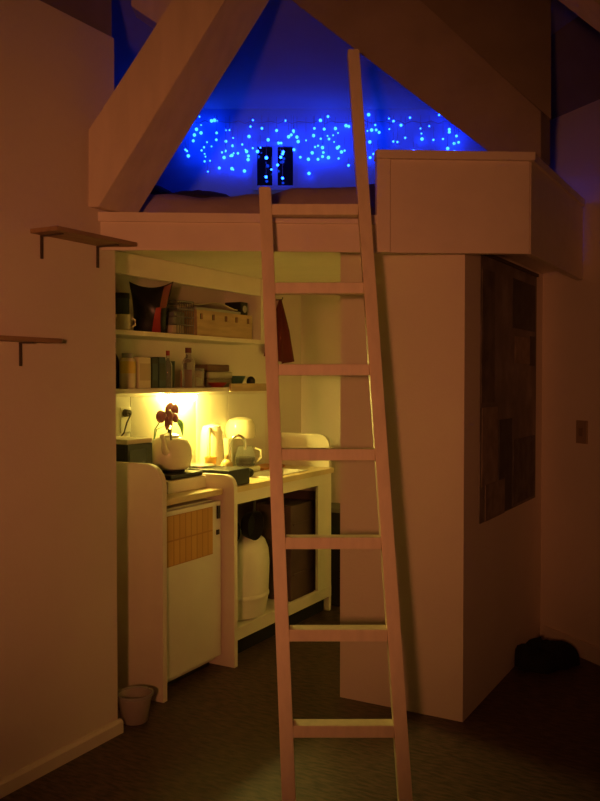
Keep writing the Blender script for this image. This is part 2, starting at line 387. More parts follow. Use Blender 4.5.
# sink
sk = thing('sink', 'white sink basin sunk into the long worktop', 'sink', ((SK[0]+SK[1])/2, (SK[2]+SK[3])/2, .81))
sb = MB(); e = .003
sb.box((SK[0]+e, SK[2]+e, .81), (SK[1]-e, SK[3]-e, .818)); sb.box((SK[0]+e, SK[2]+e, .818), (SK[0]+e+.008, SK[3]-e, WT)); sb.box((SK[1]-e-.008, SK[2]+e, .818), (SK[1]-e, SK[3]-e, WT))
sb.box((SK[0]+e+.008, SK[2]+e, .818), (SK[1]-e-.008, SK[2]+e+.008, WT)); sb.box((SK[0]+e+.008, SK[3]-e-.008, .818), (SK[1]-e-.008, SK[3]-e, WT))
sb.build('basin', WHITE, sk)
rm = MB()
for a_, b_ in (((SK[0]-.012, SK[2]-.012), (SK[0]+.011, SK[3]+.012)), ((SK[1]-.011, SK[2]-.012), (SK[1]+.012, SK[3]+.012)), ((SK[0]+.011, SK[2]-.012), (SK[1]-.011, SK[2]+.011)), ((SK[0]+.011, SK[3]-.011), (SK[1]-.011, SK[3]+.012))): rm.box((*a_, WT + .0005), (*b_, WT + .006), .002)
rm.build('rim', WHITE, sk)
MB().lathe([(.0, 0), (.022, 0), (.02, .003), (0, .003)], ((SK[0]+SK[1])/2, 4.23, .818)).build('drain', STEEL, sk, True)
# sink cabinet with an open front
sc0, sc1, xf = 3.555, 4.686, -2.425
cab = thing('sink_cabinet', 'cream open fronted cabinet under the sink worktop', 'cabinet', ((XB + xf) / 2, (sc0 + sc1) / 2, 0))
oy0, oy1, oz0, oz1 = 3.60, 4.52, .165, .805
MB().box((xf - .02, sc0, oz1), (xf, sc1, WT - .032), .002).build('top_rail', TRIM, cab)
MB().box((xf - .02, sc0, .10), (xf + .004, sc1, oz0), .002).build('bottom_rail', TRIM, cab)
MB().box((xf - .02, sc0, oz0), (xf, oy0, oz1), .002).build('stile', TRIM, cab)
MB().box((xf - .02, oy1, oz0), (xf, sc1, oz1), .002).build('stile', TRIM, cab)
MB().box((XB + .003, sc0, .11), (xf - .021, sc1, .13)).build('shelf', TRIM, cab)
MB().box((xf - .07, sc0, 0), (xf - .05, sc1, .099)).build('plinth', MATTBLACK, cab)
MB().box((XB + .003, sc0 + .02, .131), (XB + .012, sc1 - .02, .75)).build('back_board', PURPLE, cab)
MB().box((XB + .013, sc1 - .045, .131), (xf - .022, sc1 - .03, .75)).build('inner_side', PURPLE, cab)  # shadow on the cabinet's inner side is put into this dark colour
MB().box((XB + .013, sc0 + .003, .131), (xf - .022, sc0 + .018, .75)).build('inner_side', PURPLE, cab)
# things inside the cabinet
bn = thing('waste_bin', 'white round bin with domed lid inside the open cabinet', 'bin', (-2.65, 3.96, .131))
MB().lathe([(0, 0), (.15, 0), (.165, .01), (.184, .11), (.188, .115), (.188, .13), (.184, .135), (0, .135)], bn.location, 32).build('body', WHITE, bn, True)
MB().lathe([(.184, .136), (.19, .30), (.184, .37), (.165, .42), (.125, .452), (.07, .468), (0, .474)], bn.location, 32).build('lid', WHITE, bn, True)
for lab, px, z, r in (('black saucepan hung at the near side in the cabinet', 3.67, .70, .06), ('black frying pan hung at the far side in the cabinet', 3.88, .705, .08)):
    pt = thing('saucepan', lab, 'pan', (-2.50, px, z - r - .05))
    Mx = Matrix.Rotation(math.pi / 2, 4, 'Y')
    MB().lathe([(0, -.02), (r * .85, -.02), (r, .035), (r * .96, .035), (r * .82, -.014), (0, -.014)], (-2.50, px, z - .05), 22, Mx).build('body', MATTBLACK, pt, True)
    MB().tube([(-2.48, px, z - .05 + r), (-2.475, px, z + .085)], .009, 8).build('handle', BLACK, pt)
cr = thing('storage_crate', 'dark brown crate at the far end inside the cabinet', 'crate', (-2.62, 4.46, .131))
MB().box((-2.74, 4.32, .131), (-2.50, 4.61, .70), .006).build('body', PURPLE, cr)
for z in (.28, .44, .58): MB().box((-2.4995, 4.34, z), (-2.494, 4.59, z + .012), .001).build('slat', PURPLE, cr)

# small fridge
fg = thing('small_fridge', 'white under counter fridge with orange notice on its door', 'fridge', (-2.65, 3.265, 0))
MB().box((XB + .02, 3.025, .03), (-2.475, 3.505, .845), .006).build('body', WHITE, fg)
dr = MB().box((-2.472, 3.022, .06), (-2.435, 3.508, .842), .008).build('door', WHITE, fg)
MB().box((XB + .05, 3.04, .0), (-2.50, 3.49, .029)).build('plinth', BLACK, fg)
nt_ = MB().box((0, 0, 0), (.0015, .40, .235)); no = nt_.build('notice', NOTICE, None); no.parent = dr; no.location = (-2.4345 + 2.65 - 2.65, 3.035 - 3.265 + 3.265, .585)
no.location = (-2.4345 - fg.location.x, 3.032 - fg.location.y, .585); no['label'] = 'orange printed sheet on the fridge door'
MB().box((-2.434, 3.465, .755), (-2.422, 3.483, .82), .003).build('handle', BLACK, dr)
MB().box((-2.434, 3.462, .675), (-2.428, 3.485, .70), .002).build('badge', BLACK, dr)

# ================================================================== KITCHEN: shelf unit on the back wall
XS = -2.615; Y0S, Y1S = 2.66, 4.17
su = thing('wall_shelf_unit', 'cream shelf unit of two boards above the kitchen counter', 'shelf unit', (-2.74, (Y0S + Y1S) / 2, 1.38))
ZS1, ZS2 = 1.405, 1.675
MB().box((XB + .002, Y0S, ZS1 - .022), (XS, Y1S, ZS1), .002).build('lower_board', TRIM, su)
MB().box((XB + .002, Y0S, ZS2 - .022), (XS, Y1S, ZS2), .002).build('upper_board', TRIM, su)
MB().box((XB + .002, Y1S + .001, ZS2 - .022), (XS + .002, Y1S + .05, ZU - .002), .002).build('side_panel', TRIM, su)
MB().box((XS - .02, Y0S, 1.928), (XS, Y1S, ZU - .002), .002).build('top_rail', TRIM, su)
MB().box((XS + .0005, 3.845, ZS1 - .024), (XS + .014, Y1S + .05, ZS1 + .02), .003).build('edge_board', WOOD, su)
# lamp under the lower board
LY, LX = 3.715, -2.832
kl = thing('under_shelf_lamp', 'glowing tube lamp under the lower kitchen shelf', 'lamp', (LX, LY, ZS1 - .06))
MB().box((LX - .030, LY - .125, ZS1 - .036), (LX + .026, LY + .125, ZS1 - .0225), .004).build('housing', WHITE, kl)
MB().tube([(LX + .003, LY - .10, ZS1 - .055), (LX + .003, LY + .10, ZS1 - .055)], .018, 14).build('tube', TUBEM, kl, True)

# ---- helpers for the small things
def bottle(label, y, x, z, r, h, m, cap=None, capm=None, neck=.35, name='bottle', cat='bottle', seg=18):
    t = thing(name, label, cat, (x, y, z))
    nr = r * neck
    MB().lathe([(0, 0), (r * .93, 0), (r, .006), (r, h * .58), (r * .9, h * .66), (nr, h * .78), (nr, h * .93), (0, h * .93)], t.location, seg).build('body', m, t, True)
    if cap: MB().lathe([(nr * 1.15, h * .87), (nr * 1.15, h), (0, h)], t.location, seg).build('cap', capm, t, True)
    return t
def ysh(px, py, x): return onx(px, py, x).y
# ---- upper shelf
z = ZS2 + .001
X = -2.72
# foil bag
yb = ysh(150, 332, -2.71)
bag = thing('snack_bag', 'large black and red foil bag on the upper shelf', 'bag', (-2.71, yb, z))
def bagpt(u, v):
    w_ = .078 + .032 * v ** 2; hgt = .225 + .03 * (abs(u - .5) * 2) ** 2
    bulge = .04 * math.sin(math.pi * u) ** .6 * (math.sin(math.pi * min(1, v * .96 + .04)) ** .6)
    return bulge, (u - .5) * 2 * w_ + .012 * v, v * hgt
bc = Vector((-2.715, yb, z))
def bagw(u, v, sgn=1, out=0.0):
    b_, y_, z_ = bagpt(u, v); return bc + RT * y_ - F0 * (sgn * b_ + out + .004 * math.sin(9 * v + 5 * u)) + Z1 * z_
for sgn in (1, -1): MB().grid(lambda u, v: bagw(u, v, sgn), 16, 16).build('front_sheet' if sgn > 0 else 'back_sheet', BLACK, bag, True)
MB().grid(lambda u, v: bagw(.60 + .27 * u * (1 - v * .5) + .1 * v, v * .52 + .01, 1, .003), 8, 8).build('print_panel', RED, bag, True)
MB().grid(lambda u, v: bagw(.80 + .17 * u, .5 + v * .47, 1, .003), 6, 6).build('print_panel', mat('brown print', (.26, .08, .04), .45), bag, True)
# mug at the far left
ym = ysh(123, 328, -2.68)
mg = thing('mug', 'small white mug at the near end of the upper shelf', 'mug', (-2.68, ym, z))
MB().lathe([(0, 0), (.03, 0), (.034, .004), (.036, .075), (.033, .075), (.031, .006), (0, .006)], mg.location).build('body', CERAMIC, mg, True)
MB().tube([(-2.66 + .012, ym + .026, z + .06), (-2.645, ym + .045, z + .05), (-2.645, ym + .045, z + .028), (-2.66 + .012, ym + .026, z + .018)], .005).build('handle', CERAMIC, mg)
dk = thing('storage_tin', 'tall dark tin behind the mug on the upper shelf', 'tin', (-2.80, ysh(120, 320, -2.8), z))
MB().lathe([(0, 0), (.045, 0), (.045, .17), (0, .17)], dk.location).build('body', TEAL, dk, True); MB().lathe([(.047, .165), (.047, .19), (0, .19)], dk.location).build('lid', BLACK, dk, True)
# wire basket
y0, y1 = ysh(177, 333, -2.65), ysh(193.5, 333, -2.65)
wb = thing('wire_basket', 'grey wire basket on the upper shelf beside the bag', 'basket', (-2.75, (y0 + y1) / 2, z))
ztop = z + .17
m = MB()
for zz in (z + .004, z + .05, z + .09, z + .13, ztop):
    m.tube([(-2.65, y0, zz), (-2.65, y1, zz), (-2.84, y1, zz), (-2.84, y0, zz), (-2.65, y0, zz)], .003 if zz < ztop else .0045, 5)
m.build('hoops', WIRE, wb)
m = MB()
for k in range(8):
    y = y0 + (y1 - y0) * k / 7
    m.tube([(-2.65, y, z + .002), (-2.65, y, ztop)], .0022, 5); m.tube([(-2.84, y, z + .002), (-2.84, y, ztop)], .0022, 5); m.tube([(-2.65, y, z + .003), (-2.84, y, z + .003)], .0022, 5)
m.build('uprights', WIRE, wb)
solo(MB().box((-2.80, y0 + .02, z + .008), (-2.69, y1 - .02, z + .05), .008), 'folded_cloth', CREAM, (-2.745, (y0 + y1) / 2, z + .008), 'folded cream cloth lying in the wire basket', 'cloth')
solo(MB().box((-2.81, y0 + .015, z + .0515), (-2.68, y1 - .03, z + .12), .012), 'food_packet', mat('grey green packet', (.22, .24, .20), .6), (-2.745, (y0 + y1) / 2, z + .0515), 'grey green packet on the cloth in the wire basket', 'packet')
# wooden box with finger slots
y0, y1 = ysh(197, 336, -2.63), ysh(252, 338, -2.63); zb = z + .128
wbx = thing('wooden_box', 'long wooden box with five dark slots on the upper shelf', 'box', (-2.72, (y0 + y1) / 2, z))
slots = [ysh(p, 312, -2.63) for p in (201.5, 213.5, 226, 236.5, 248)]
fp = MB(); ys = [y0]
for s_ in slots: ys += [s_ - .012, s_ + .012]
ys.append(y1)
fp.box((-2.642, y0, z), (-2.63, y1, zb - .042))
for k in range(0, len(ys), 2): fp.box((-2.642, ys[k], zb - .042), (-2.63, ys[k + 1], zb - .012))
fp.box((-2.642, y0, zb - .012), (-2.63, y1, zb))
fp.build('front', WOOD, wbx)
MB().box((-2.84, y0, z), (-2.643, y0 + .01, zb)).build('side', WOOD, wbx); MB().box((-2.84, y1 - .01, z), (-2.643, y1, zb)).build('side', WOOD, wbx)
MB().box((-2.84, y0 + .0105, z), (-2.83, y1 - .0105, zb)).build('back', WOOD, wbx); MB().box((-2.829, y0 + .0105, z), (-2.643, y1 - .0105, z + .008)).build('bottom', DARKWOOD, wbx)
MB().box((-2.659, y0 + .0105, z + .009), (-2.6435, y1 - .0105, zb - .004)).build('slot_shade', MATTBLACK, wbx)  # black sheet behind the slots stands in for the shade inside the box
MB().box((-2.84, y0, zb + .0003), (-2.63, y1, zb + .006)).build('lid', WOOD, wbx)
zt = zb + .0065
solo(MB().box((-2.83, y0 + .01, zt), (-2.64, y1 - .10, zt + .016), .004), 'tray', GREY, (-2.73, (y0 + y1) / 2, zt), 'grey tray lying on the long wooden box', 'tray')
m = MB(); m.grid(lambda u, v: Vector((-2.83 + .18 * v, y0 + .015 + (y1 - y0 - .13) * u, zt + .0225 + .028 * math.sin(math.pi * u) ** 2 + .004 * math.sin(8 * v))), 12, 6, .003)
solo(m, 'magazine', CREAM, (-2.74, (y0 + y1) / 2, zt + .017), 'curled pale magazine on the grey tray', 'magazine', True)
cm = thing('small_radio', 'small black radio at the far end on the wooden box', 'radio', (-2.70, y1 - .045, zt))
MB().box((-2.76, y1 - .085, zt), (-2.65, y1 - .012, zt + .075), .006).build('body', BLACK, cm); MB().lathe([(0, 0), (.02, 0), (.02, .004), (0, .004)], (-2.6495, y1 - .048, zt + .035), 14, Matrix.Rotation(math.pi/2, 4, 'Y')).build('dial', GREY, cm)
# ---- lower shelf
z = ZS1 + .001; X = -2.66
def yl(px): return ysh(px, 388, X)
bottle('tall dark bottle at the near end of the lower shelf', yl(121), X - .05, z, .03, .215, BLACK, True, BLACK, .45)
cn = thing('canister', 'pale canister with painted yellow highlight on the lower shelf', 'canister', (X, yl(127.5), z))
MB().lathe([(0, 0), (.036, 0), (.038, .004), (.038, .13), (.03, .142), (0, .142)], cn.location).build('body', CREAM, cn, True); MB().lathe([(.026, .1425), (.026, .165), (0, .165)], cn.location).build('cap', GREY, cn, True)
MB().lathe([(.0385, .07), (.0387, .071), (.0387, .125), (.0385, .126)], cn.location).build('label', mat('painted yellow highlight', (.75, .55, .12), .5), cn, True)  # yellow band is a lamp highlight put into the canister's colour
def carton(label, pa, pb, h, m, spine, name='carton', cat='carton', x0=-2.76):
    a, b = yl(pa), yl(pb); t = thing(name, label, cat, ((x0 + X) / 2, (a + b) / 2, z))
    MB().box((x0, a, z), (X + .015, b, z + h), .003).build('body', m, t); MB().box((X + .0152, a + .006, z + h * .25), (X + .0162, b - .006, z + h * .8)).build('label', spine, t)
carton('cream carton beside the canister on the lower shelf', 136.5, 148.5, .148, CREAM, mat('tan label', (.55, .42, .28), .6))
carton('black folder standing beside the cream carton', 149.5, 156, .148, BLACK, TEAL, 'folder', 'folder')
carton('dark teal book next to the black folder', 156.8, 163.5, .152, TEAL, BLACK, 'book', 'book')
bottle('slim clear glass bottle beside the teal book', yl(168), X, z, .022, .185, GLASS, True, RED, .38)
gl = solo(MB().lathe([(0, 0), (.026, 0), (.03, .004), (.033, .135), (.031, .135), (.028, .008), (0, .008)], (X - .06, yl(178), z)), 'drinking_glass', GREENGLASS, (X - .06, yl(178), z), 'greenish drinking glass between two bottles', 'glass', True)
bottle('clear bottle with dark red cap above the tube lamp', yl(188.5), X, z, .034, .205, GLASS, True, mat('dark red cap', (.13, .03, .025), .5), .42)
solo(MB().lathe([(0, 0), (.03, 0), (.033, .004), (.034, .10), (.032, .10), (.03, .008), (0, .008)], (X - .02, yl(201), z)), 'drinking_glass', GLASS, (X - .02, yl(201), z), 'short clear glass beside the red capped bottle', 'glass', True)
pr = thing('food_box', 'pinkish red box behind the shallow red dish', 'box', (X - .13, yl(212), z))
MB().box((X - .17, yl(206), z), (X - .075, yl(216), z + .09), .004).build('body', mat('pink red card', (.42, .16, .10), .6), pr); MB().box((X - .0748, yl(207.5), z + .02), (X - .0738, yl(214.5), z + .06)).build('label', CREAM, pr)
dp = Vector((XS - .058, ysh(217, 386, XS - .06), z))
solo(MB().lathe([(0, 0), (.03, 0), (.034, .004), (.056, .024), (.053, .025), (.03, .008), (0, .007)], dp, 26), 'dish', RED, tuple(dp), 'shallow red dish at the front of the lower shelf', 'dish', True)
ya, yb2 = yl(219), yl(243)
for k, (h0, h1, m_, lab, sh) in enumerate(((0, .045, mat('olive tub', (.30, .28, .18), .5), 'olive tub at the bottom of the shelf pile', 0), (.0455, .085, mat('pale tub', (.48, .44, .32), .5), 'pale tub in the middle of the shelf pile', .006), (.0855, .125, mat('brown tub', (.16, .08, .06), .5), 'brown tub on top of the shelf pile', -.004))):
    solo(MB().box((X - .17, ya + sh + .003, z + h0), (X - .075, yb2 + sh - .02 * (k == 2), z + h1), .008), 'storage_tub', m_, (X - .10, (ya + yb2) / 2, z + h0), lab, 'tub')
bw = thing('bowl', 'green bowl beside the pile of tubs', 'bowl', (X - .09, yl(249), z))
MB().lathe([(0, 0), (.025, 0), (.03, .006), (.058, .062), (.055, .062), (.028, .01), (0, .009)], bw.location, 24).build('body', mat('green glaze', (.07, .17, .13), .3), bw, True)
solo(MB().blob((X - .06, yl(259.5), z + .03), (.028, .022, .03)), 'round_timer', BLACK, (X - .06, yl(259.5), z), 'small black round timer at the shelf end', 'timer', True)

# ================================================================== KITCHEN: on the worktops
wz = WT + .001
mw = thing('microwave', 'black fronted microwave with pale top behind the near end panel', 'microwave', (-2.73, 3.12, wz))
MB().box((-2.865, 3.018, wz), (-2.632, 3.195, wz + .245), .004).build('body', BLACK, mw); MB().box((-2.867, 3.016, wz + .2455), (-2.618, 3.197, wz + .268), .004).build('top', CREAM, mw)
md = MB().box((-2.631, 3.018, wz + .01), (-2.616, 3.195, wz + .244), .003).build('door', BLACK, mw)
MB().box((-2.6155, 3.03, wz + .05), (-2.6145, 3.15, wz + .22)).build('glass', DARKGLASS, md)
for y, zt_, lab in ((3.375, .985, 'black hot plate under the white kettle'), (3.655, .985, 'black hot plate behind the low rounded board')):
    x0, x1 = (-2.86, -2.545) if y < 3.5 else (-2.80, -2.42)
    zb0 = .962 if y < 3.5 else wz
    hp = thing('hot_plate', lab, 'hot plate', ((x0 + x1) / 2, y, zb0))
    hy = .13 if y < 3.5 else .095
    MB().box((x0, y - hy, zb0), (x1, y + hy, zt_), .006).build('body', BLACK, hp)
    MB().lathe([(.0, .0005), (.085, .0005), (.085, .012), (.07, .014), (0, .014)], ((x0 + x1) / 2 + (.035 if y < 3.5 else -.06), y, zt_), 26).build('burner', MATTBLACK if y < 3.5 else STEEL, hp, True)
solo(MB().box((-2.865, 3.203, wz), (-2.53, 3.512, .961), .004), 'riser_block', TRIM, (-2.73, 3.375, wz), 'low cream riser under the kettle hot plate', 'riser')
# kettle
kx, ky, kz = -2.665, 3.392, 1.001
kt = thing('kettle', 'round cream kettle on the near hot plate', 'kettle', (kx, ky, kz))
MB().lathe([(0, 0), (.09, 0), (.103, .012), (.112, .06), (.108, .105), (.088, .142), (.055, .158), (.045, .16), (0, .16)], kt.location, 28).build('body', CERAMIC, kt, True)
ld = MB().lathe([(.052, .1605), (.05, .168), (.02, .178), (0, .18)], kt.location, 22).build('lid', CERAMIC, kt, True)
MB().blob((kx, ky, kz + .19), (.011, .011, .011)).build('knob', BLACK, ld, True)
MB().tube([(kx + .04, ky - .075, kz + .08), (kx + .055, ky - .115, kz + .11), (kx + .06, ky - .125, kz + .15), (kx + .065, ky - .145, kz + .175)], .014, 10, [.022, .016, .012, .011]).build('spout', CERAMIC, kt, True)
MB().tube([(kx - .05, ky + .05, kz + .145), (kx - .055, ky + .055, kz + .19), (kx, ky, kz + .21), (kx + .035, ky - .04, kz + .195), (kx + .05, ky - .055, kz + .145)], .006, 8).build('handle', STEEL, kt, True)
# orchid in a slim vase behind the kettle
fx_, fy_ = -2.83, 3.50
ox, oy = onx(170, 425, -2.82).x, onx(166, 425, -2.82).y
orc = thing('orchid', 'dark red orchid bloom rising behind the kettle', 'flower', (-2.838, 3.475, wz + .086))
vb = orc.location
MB().lathe([(0, 0), (.016, 0), (.02, .01), (.022, .09), (.012, .12), (.012, .14), (0, .14)], vb, 16).build('vase', CERAMIC, orc, True)
top = onx(167, 417, -2.80)
MB().tube([vb + Vector((0, 0, .13)), vb + Vector((.005, .005, .2)), (vb + Vector((0, 0, .22)) + top) / 2, top], .003, 6).build('stem', GREENM, orc)
for k, (dx, dy, dz, s_) in enumerate(((0, -.04, .004, .034), (0, .014, .036, .032), (0, .045, .026, .03), (0, -.004, -.026, .034), (.004, -.006, .006, .026), (0, .03, -.004, .024))):
    MB().blob(top + Vector((dx + .005 * k, dy * 1.2, dz * 1.2)), (.007, s_ * 1.3, s_), Matrix.Rotation(.5 * k, 4, 'X')).build('petal', PETAL, orc, True)
lt = onx(180, 426, -2.79)
m = MB(); m.grid(lambda u, v: Vector((lt.x + .01 * math.sin(3 * u), lt.y - .028 + .05 * u + (v - .5) * .034 * math.sin(math.pi * (.08 + .9 * u)), lt.z + .03 - .075 * u ** 1.6 + (v - .5) * .02)), 10, 4, .002)
m.build('leaf', GREENM, orc, True)
MB().tube([vb + Vector((0, .004, .135)), vb + Vector((.01, .012, .20)), Vector((lt.x, lt.y - .028, lt.z + .03))], .0025, 6).build('leaf_stalk', GREENM, orc)
# jug kettle
jx, jy = -2.78, 3.915
jg = thing('jug_kettle', 'tall white jug kettle behind the tap', 'kettle', (jx, jy, wz))
MB().lathe([(0, 0), (.078, 0), (.08, .02), (.078, .024), (0, .024)], jg.location, 24).build('base', GREY, jg, True)
MB().lathe([(0, .025), (.072, .025), (.074, .04), (.062, .25), (.05, .285), (0, .298)], jg.location, 24).build('body', CERAMIC, jg, True)
MB().tube([(jx + .03, jy - .05, wz + .27), (jx + .045, jy - .085, wz + .275), (jx + .05, jy - .10, wz + .22), (jx + .05, jy - .10, wz + .12), (jx + .035, jy - .06, wz + .08)], .011, 8).build('handle', CERAMIC, jg, True)
MB().prism([(jx + .02, jy + .05, wz + .25), (jx - .02, jy + .05, wz + .25), (jx, jy + .085, wz + .265)], (0, 0, .02), .002).build('spout', CERAMIC, jg)
# tap
tx, ty = -2.70, 3.985
tp = thing('tap', 'chrome gooseneck tap over the sink', 'tap', (tx, ty, wz))
MB().lathe([(0, 0), (.026, 0), (.024, .012), (.014, .03), (0, .03)], tp.location).build('base', CHROME, tp, True)
pts = [(tx, ty, wz + .02), (tx, ty, wz + .18)]
for k in range(1, 10):
    a = math.pi * k / 9; pts.append((tx + .035 - .035 * math.cos(a), ty + .02 - .02 * math.cos(a), wz + .18 + .05 * math.sin(a)))
pts.append((tx + .07, ty + .04, wz + .15))
MB().tube(pts, .009, 10).build('spout', CHROME, tp, True)
for s_ in (-1, 1): MB().tube([(tx, ty + .028 * s_, wz + .012), (tx + .008, ty + .05 * s_, wz + .045)], .008, 8).build('handle', CHROME, tp, True)
# coffee maker
cx, cy = -2.785, 4.21
cf = thing('coffee_maker', 'cream coffee maker with glass carafe at the back wall', 'coffee maker', (cx, cy, wz))
MB().box((cx - .075, cy - .08, wz), (cx + .095, cy + .08, wz + .035), .012).build('base', CERAMIC, cf)
MB().box((cx - .075, cy - .08, wz + .036), (cx - .03, cy + .08, wz + .20), .01).build('column', CERAMIC, cf)
MB().lathe([(0, 0), (.082, 0), (.09, .03), (.088, .075), (.07, .108), (.03, .122), (0, .123)], (cx + .004, cy, wz + .201), 26).build('water_tank', CERAMIC, cf, True)
cv = MB().lathe([(0, 0), (.05, 0), (.06, .02), (.062, .06), (.048, .10), (.045, .115), (.042, .115), (.045, .10), (.058, .06), (.056, .02), (0, .004)], (cx + .038, cy, wz + .037), 22).build('carafe', GLASS, cf, True)
MB().lathe([(0, 0.006), (.054, .006), (.057, .03), (.057, .05), (0, .05)], (cx + .038, cy, wz + .037), 22).build('coffee', mat('coffee', (.03, .012, .005), .2), cv, True)
MB().tube([(cx + .085, cy + .03, wz + .14), (cx + .115, cy + .045, wz + .13), (cx + .118, cy + .048, wz + .085), (cx + .095, cy + .035, wz + .06)], .007, 8).build('handle', CERAMIC, cv, True)
# small things by the sink
cb = thing('cutting_board', 'orange brown cutting board lying behind the sink', 'cutting board', (-2.745, 4.42, wz))
MB().box((-2.83, 4.31, wz), (-2.68, 4.56, wz + .016), .006).build('board', mat('orange board', (.62, .26, .07), .5, var=.2), cb); MB().lathe([(.012, 0), (.014, .001), (.012, .002)], (-2.70, 4.53, wz + .0165)).build('hole_ring', DARKWOOD, cb)
br = thing('dish_brush', 'dark dish brush lying beside the tap', 'brush', (-2.62, 3.93, wz))
MB().tube([(-2.66, 3.84, wz + .012), (-2.59, 3.96, wz + .018)], .008, 8).build('handle', RED, br, True); MB().blob((-2.575, 3.985, wz + .026), (.024, .03, .024), None, 12, .08).build('bristles', MATTBLACK, br, True)
cu = thing('egg_cup', 'small orange cup beside the far hot plate', 'cup', (-2.70, 3.79, wz))
MB().lathe([(0, 0), (.026, 0), (.012, .02), (.012, .05), (.03, .085), (.034, .125), (.031, .125), (.026, .09), (0, .06)], cu.location).build('body', mat('amber glaze', (.70, .38, .07), .3), cu, True)
ds = solo(MB().lathe([(0, 0), (.03, 0), (.034, .01), (.034, .09), (.02, .11), (.01, .115), (.01, .14), (0, .14)], (-2.60, 3.80, wz)), 'soap_bottle', mat('amber soap', (.66, .48, .20), .25), (-2.60, 3.80, wz), 'small amber soap bottle in front of the tap', 'bottle', True)
# socket and cord on the back wall
p = onx(123, 418, XB)
so = thing('wall_socket', 'pale double socket with looping cord left of the kettle', 'socket', (XB, p.y, p.z))
MB().box((XB + .001, p.y - .03, p.z - .075), (XB + .012, p.y + .045, p.z + .055), .004).build('plate', WHITE, so)
MB().lathe([(0, 0), (.02, 0), (.017, .03), (0, .03)], (XB + .0125, p.y, p.z + .025), 14, Matrix.Rotation(math.pi / 2, 4, 'Y')).build('plug', IRON, so)
MB().tube([(XB + .042, p.y, p.z + .025), (XB + .06, p.y - .01, p.z + .02), (XB + .06, p.y - .04, p.z - .02), (XB + .05, p.y - .05, p.z - .07), (XB + .035, p.y - .07, p.z - .10)], .004, 6).build('cord', IRON, so)
# splash panels on the back wall
ysp = [2.70] + [onx(p_, 420, XB + .006).y for p_ in (130.5, 196, 228)] + [4.62]
SPLASH = mat('grey tan splash board', (0.40, 0.36, 0.27), 0.5, var=0.06)
for k in range(4): struct(MB().box((XB + .0005, ysp[k] + .002, .905), (XB + .006, ysp[k + 1] - .002, 1.36), .0015).build('trim_%d' % (k + 3), SPLASH if k == 1 else WHITE))

# red cloth on a hook
hk = onx(275.5, 300, XB)
cth = thing('tea_towel', 'dark crimson cloth hanging on a hook beside the shelf unit', 'towel', (XB + .02, hk.y, hk.z - .36))
MB().tube([(XB + .002, hk.y, hk.z), (XB + .05, hk.y, hk.z), (XB + .055, hk.y, hk.z + .015)], .004, 6).build('hook', IRON, cth)
def cloth(u, v):
    w_ = .014 + .19 * v ** .9; y = hk.y + (u - .5) * 2 * w_
    zz = hk.z - .40 * v - (.045 * (1 - abs(u - .62) * 1.6) * v ** 3 - .03 * v ** 3)
    return Vector((XB + .035 + .02 * math.sin(u * 17) * min(1, v * 2), y, zz))
MB().grid(cloth, 26, 20, .004).build('cloth', CRIMSON, cth, True)

# slim bin beyond the counter and the bucket on the floor
sb_ = thing('slim_bin', 'slim black bin behind the far counter end', 'bin', (-2.50, 4.90, 0))
MB().prism([(-2.62, 4.80, 0), (-2.36, 4.80, 0), (-2.36, 5.0, 0), (-2.62, 5.0, 0)], (0, 0, .60), .01).build('body', MATTBLACK, sb_); MB().box((-2.63, 4.79, .601), (-2.35, 5.01, .63), .008).build('lid', mat('grey green lid', (.16, .17, .13), .5), sb_)
bp = onz(135, 721, 0)
bk = thing('bucket', 'pale translucent bucket on the floor by the wall corner', 'bucket', tuple(bp))
MB().lathe([(0, 0), (.05, 0), (.054, .004), (.072, .115), (.069, .115), (.051, .01), (0, .01)], bp, 28).build('body', mat('milky plastic', (.55, .50, .44), .4, trans=.25), bk, True)
MB().lathe([(.070, .112), (.078, .112), (.078, .123), (.070, .123), (.070, .112)], bp, 28).build('rim', GREY, bk, True)

# ================================================================== RIGHT SIDE
c1, c2, c3, c4 = onx(480, 257, XC), onx(536, 275, XC), onx(534, 500, XC), onx(483, 519, XC)
ma, mb_ = min(c1.y, c4.y), max(c2.y, c3.y)
zb_, zt_ = c4.z - .0, c1.z
zb_ = (c3.z + c4.z) / 2; zt_ = (c1.z + c2.z) / 2
mp = thing('wall_map', 'large dark map collage on the shaded closet side', 'map', (XC, (ma + mb_) / 2, zb_))
MB().box((XC + .001, ma, zb_), (XC + .004, mb_, zt_)).build('sheet', MAPM, mp)
MB().box((XC + .001, ma, zt_ + .001), (XC + .016, mb_, zt_ + .016), .002).build('top_rod', IRON, mp)
def patch(px0, py0, px1, py1, m, k):
    a, b = onx(px0, py0, XC), onx(px1, py1, XC)
    MB().box((XC + .0042, max(ma + .004, a.y), max(zb_, b.z)), (XC + .0055 + .0004 * k, min(mb_ - .004, b.y), min(a.z, zt_ - .005))).build('map_inset', m, mp)
patch(512, 278, 534, 332, MAPDARK, 0); patch(514, 336, 529, 364, MAPLIGHT, 1); patch(529, 336, 534, 366, MAPDARK, 2)
patch(481, 408, 496, 482, MAPLIGHT, 3); patch(481, 268, 493, 402, mat('map strip', (.17, .14, .12), .6, var=.5, scale=10), 4)
patch(498, 420, 510, 508, MAPDARK, 5); patch(484, 485, 503, 514, mat('map legend', (.28, .22, .18), .6, var=.4, scale=14), 6); patch(512, 440, 533, 495, mat('map corner', (.13, .115, .105), .6, var=.5, scale=14), 7)
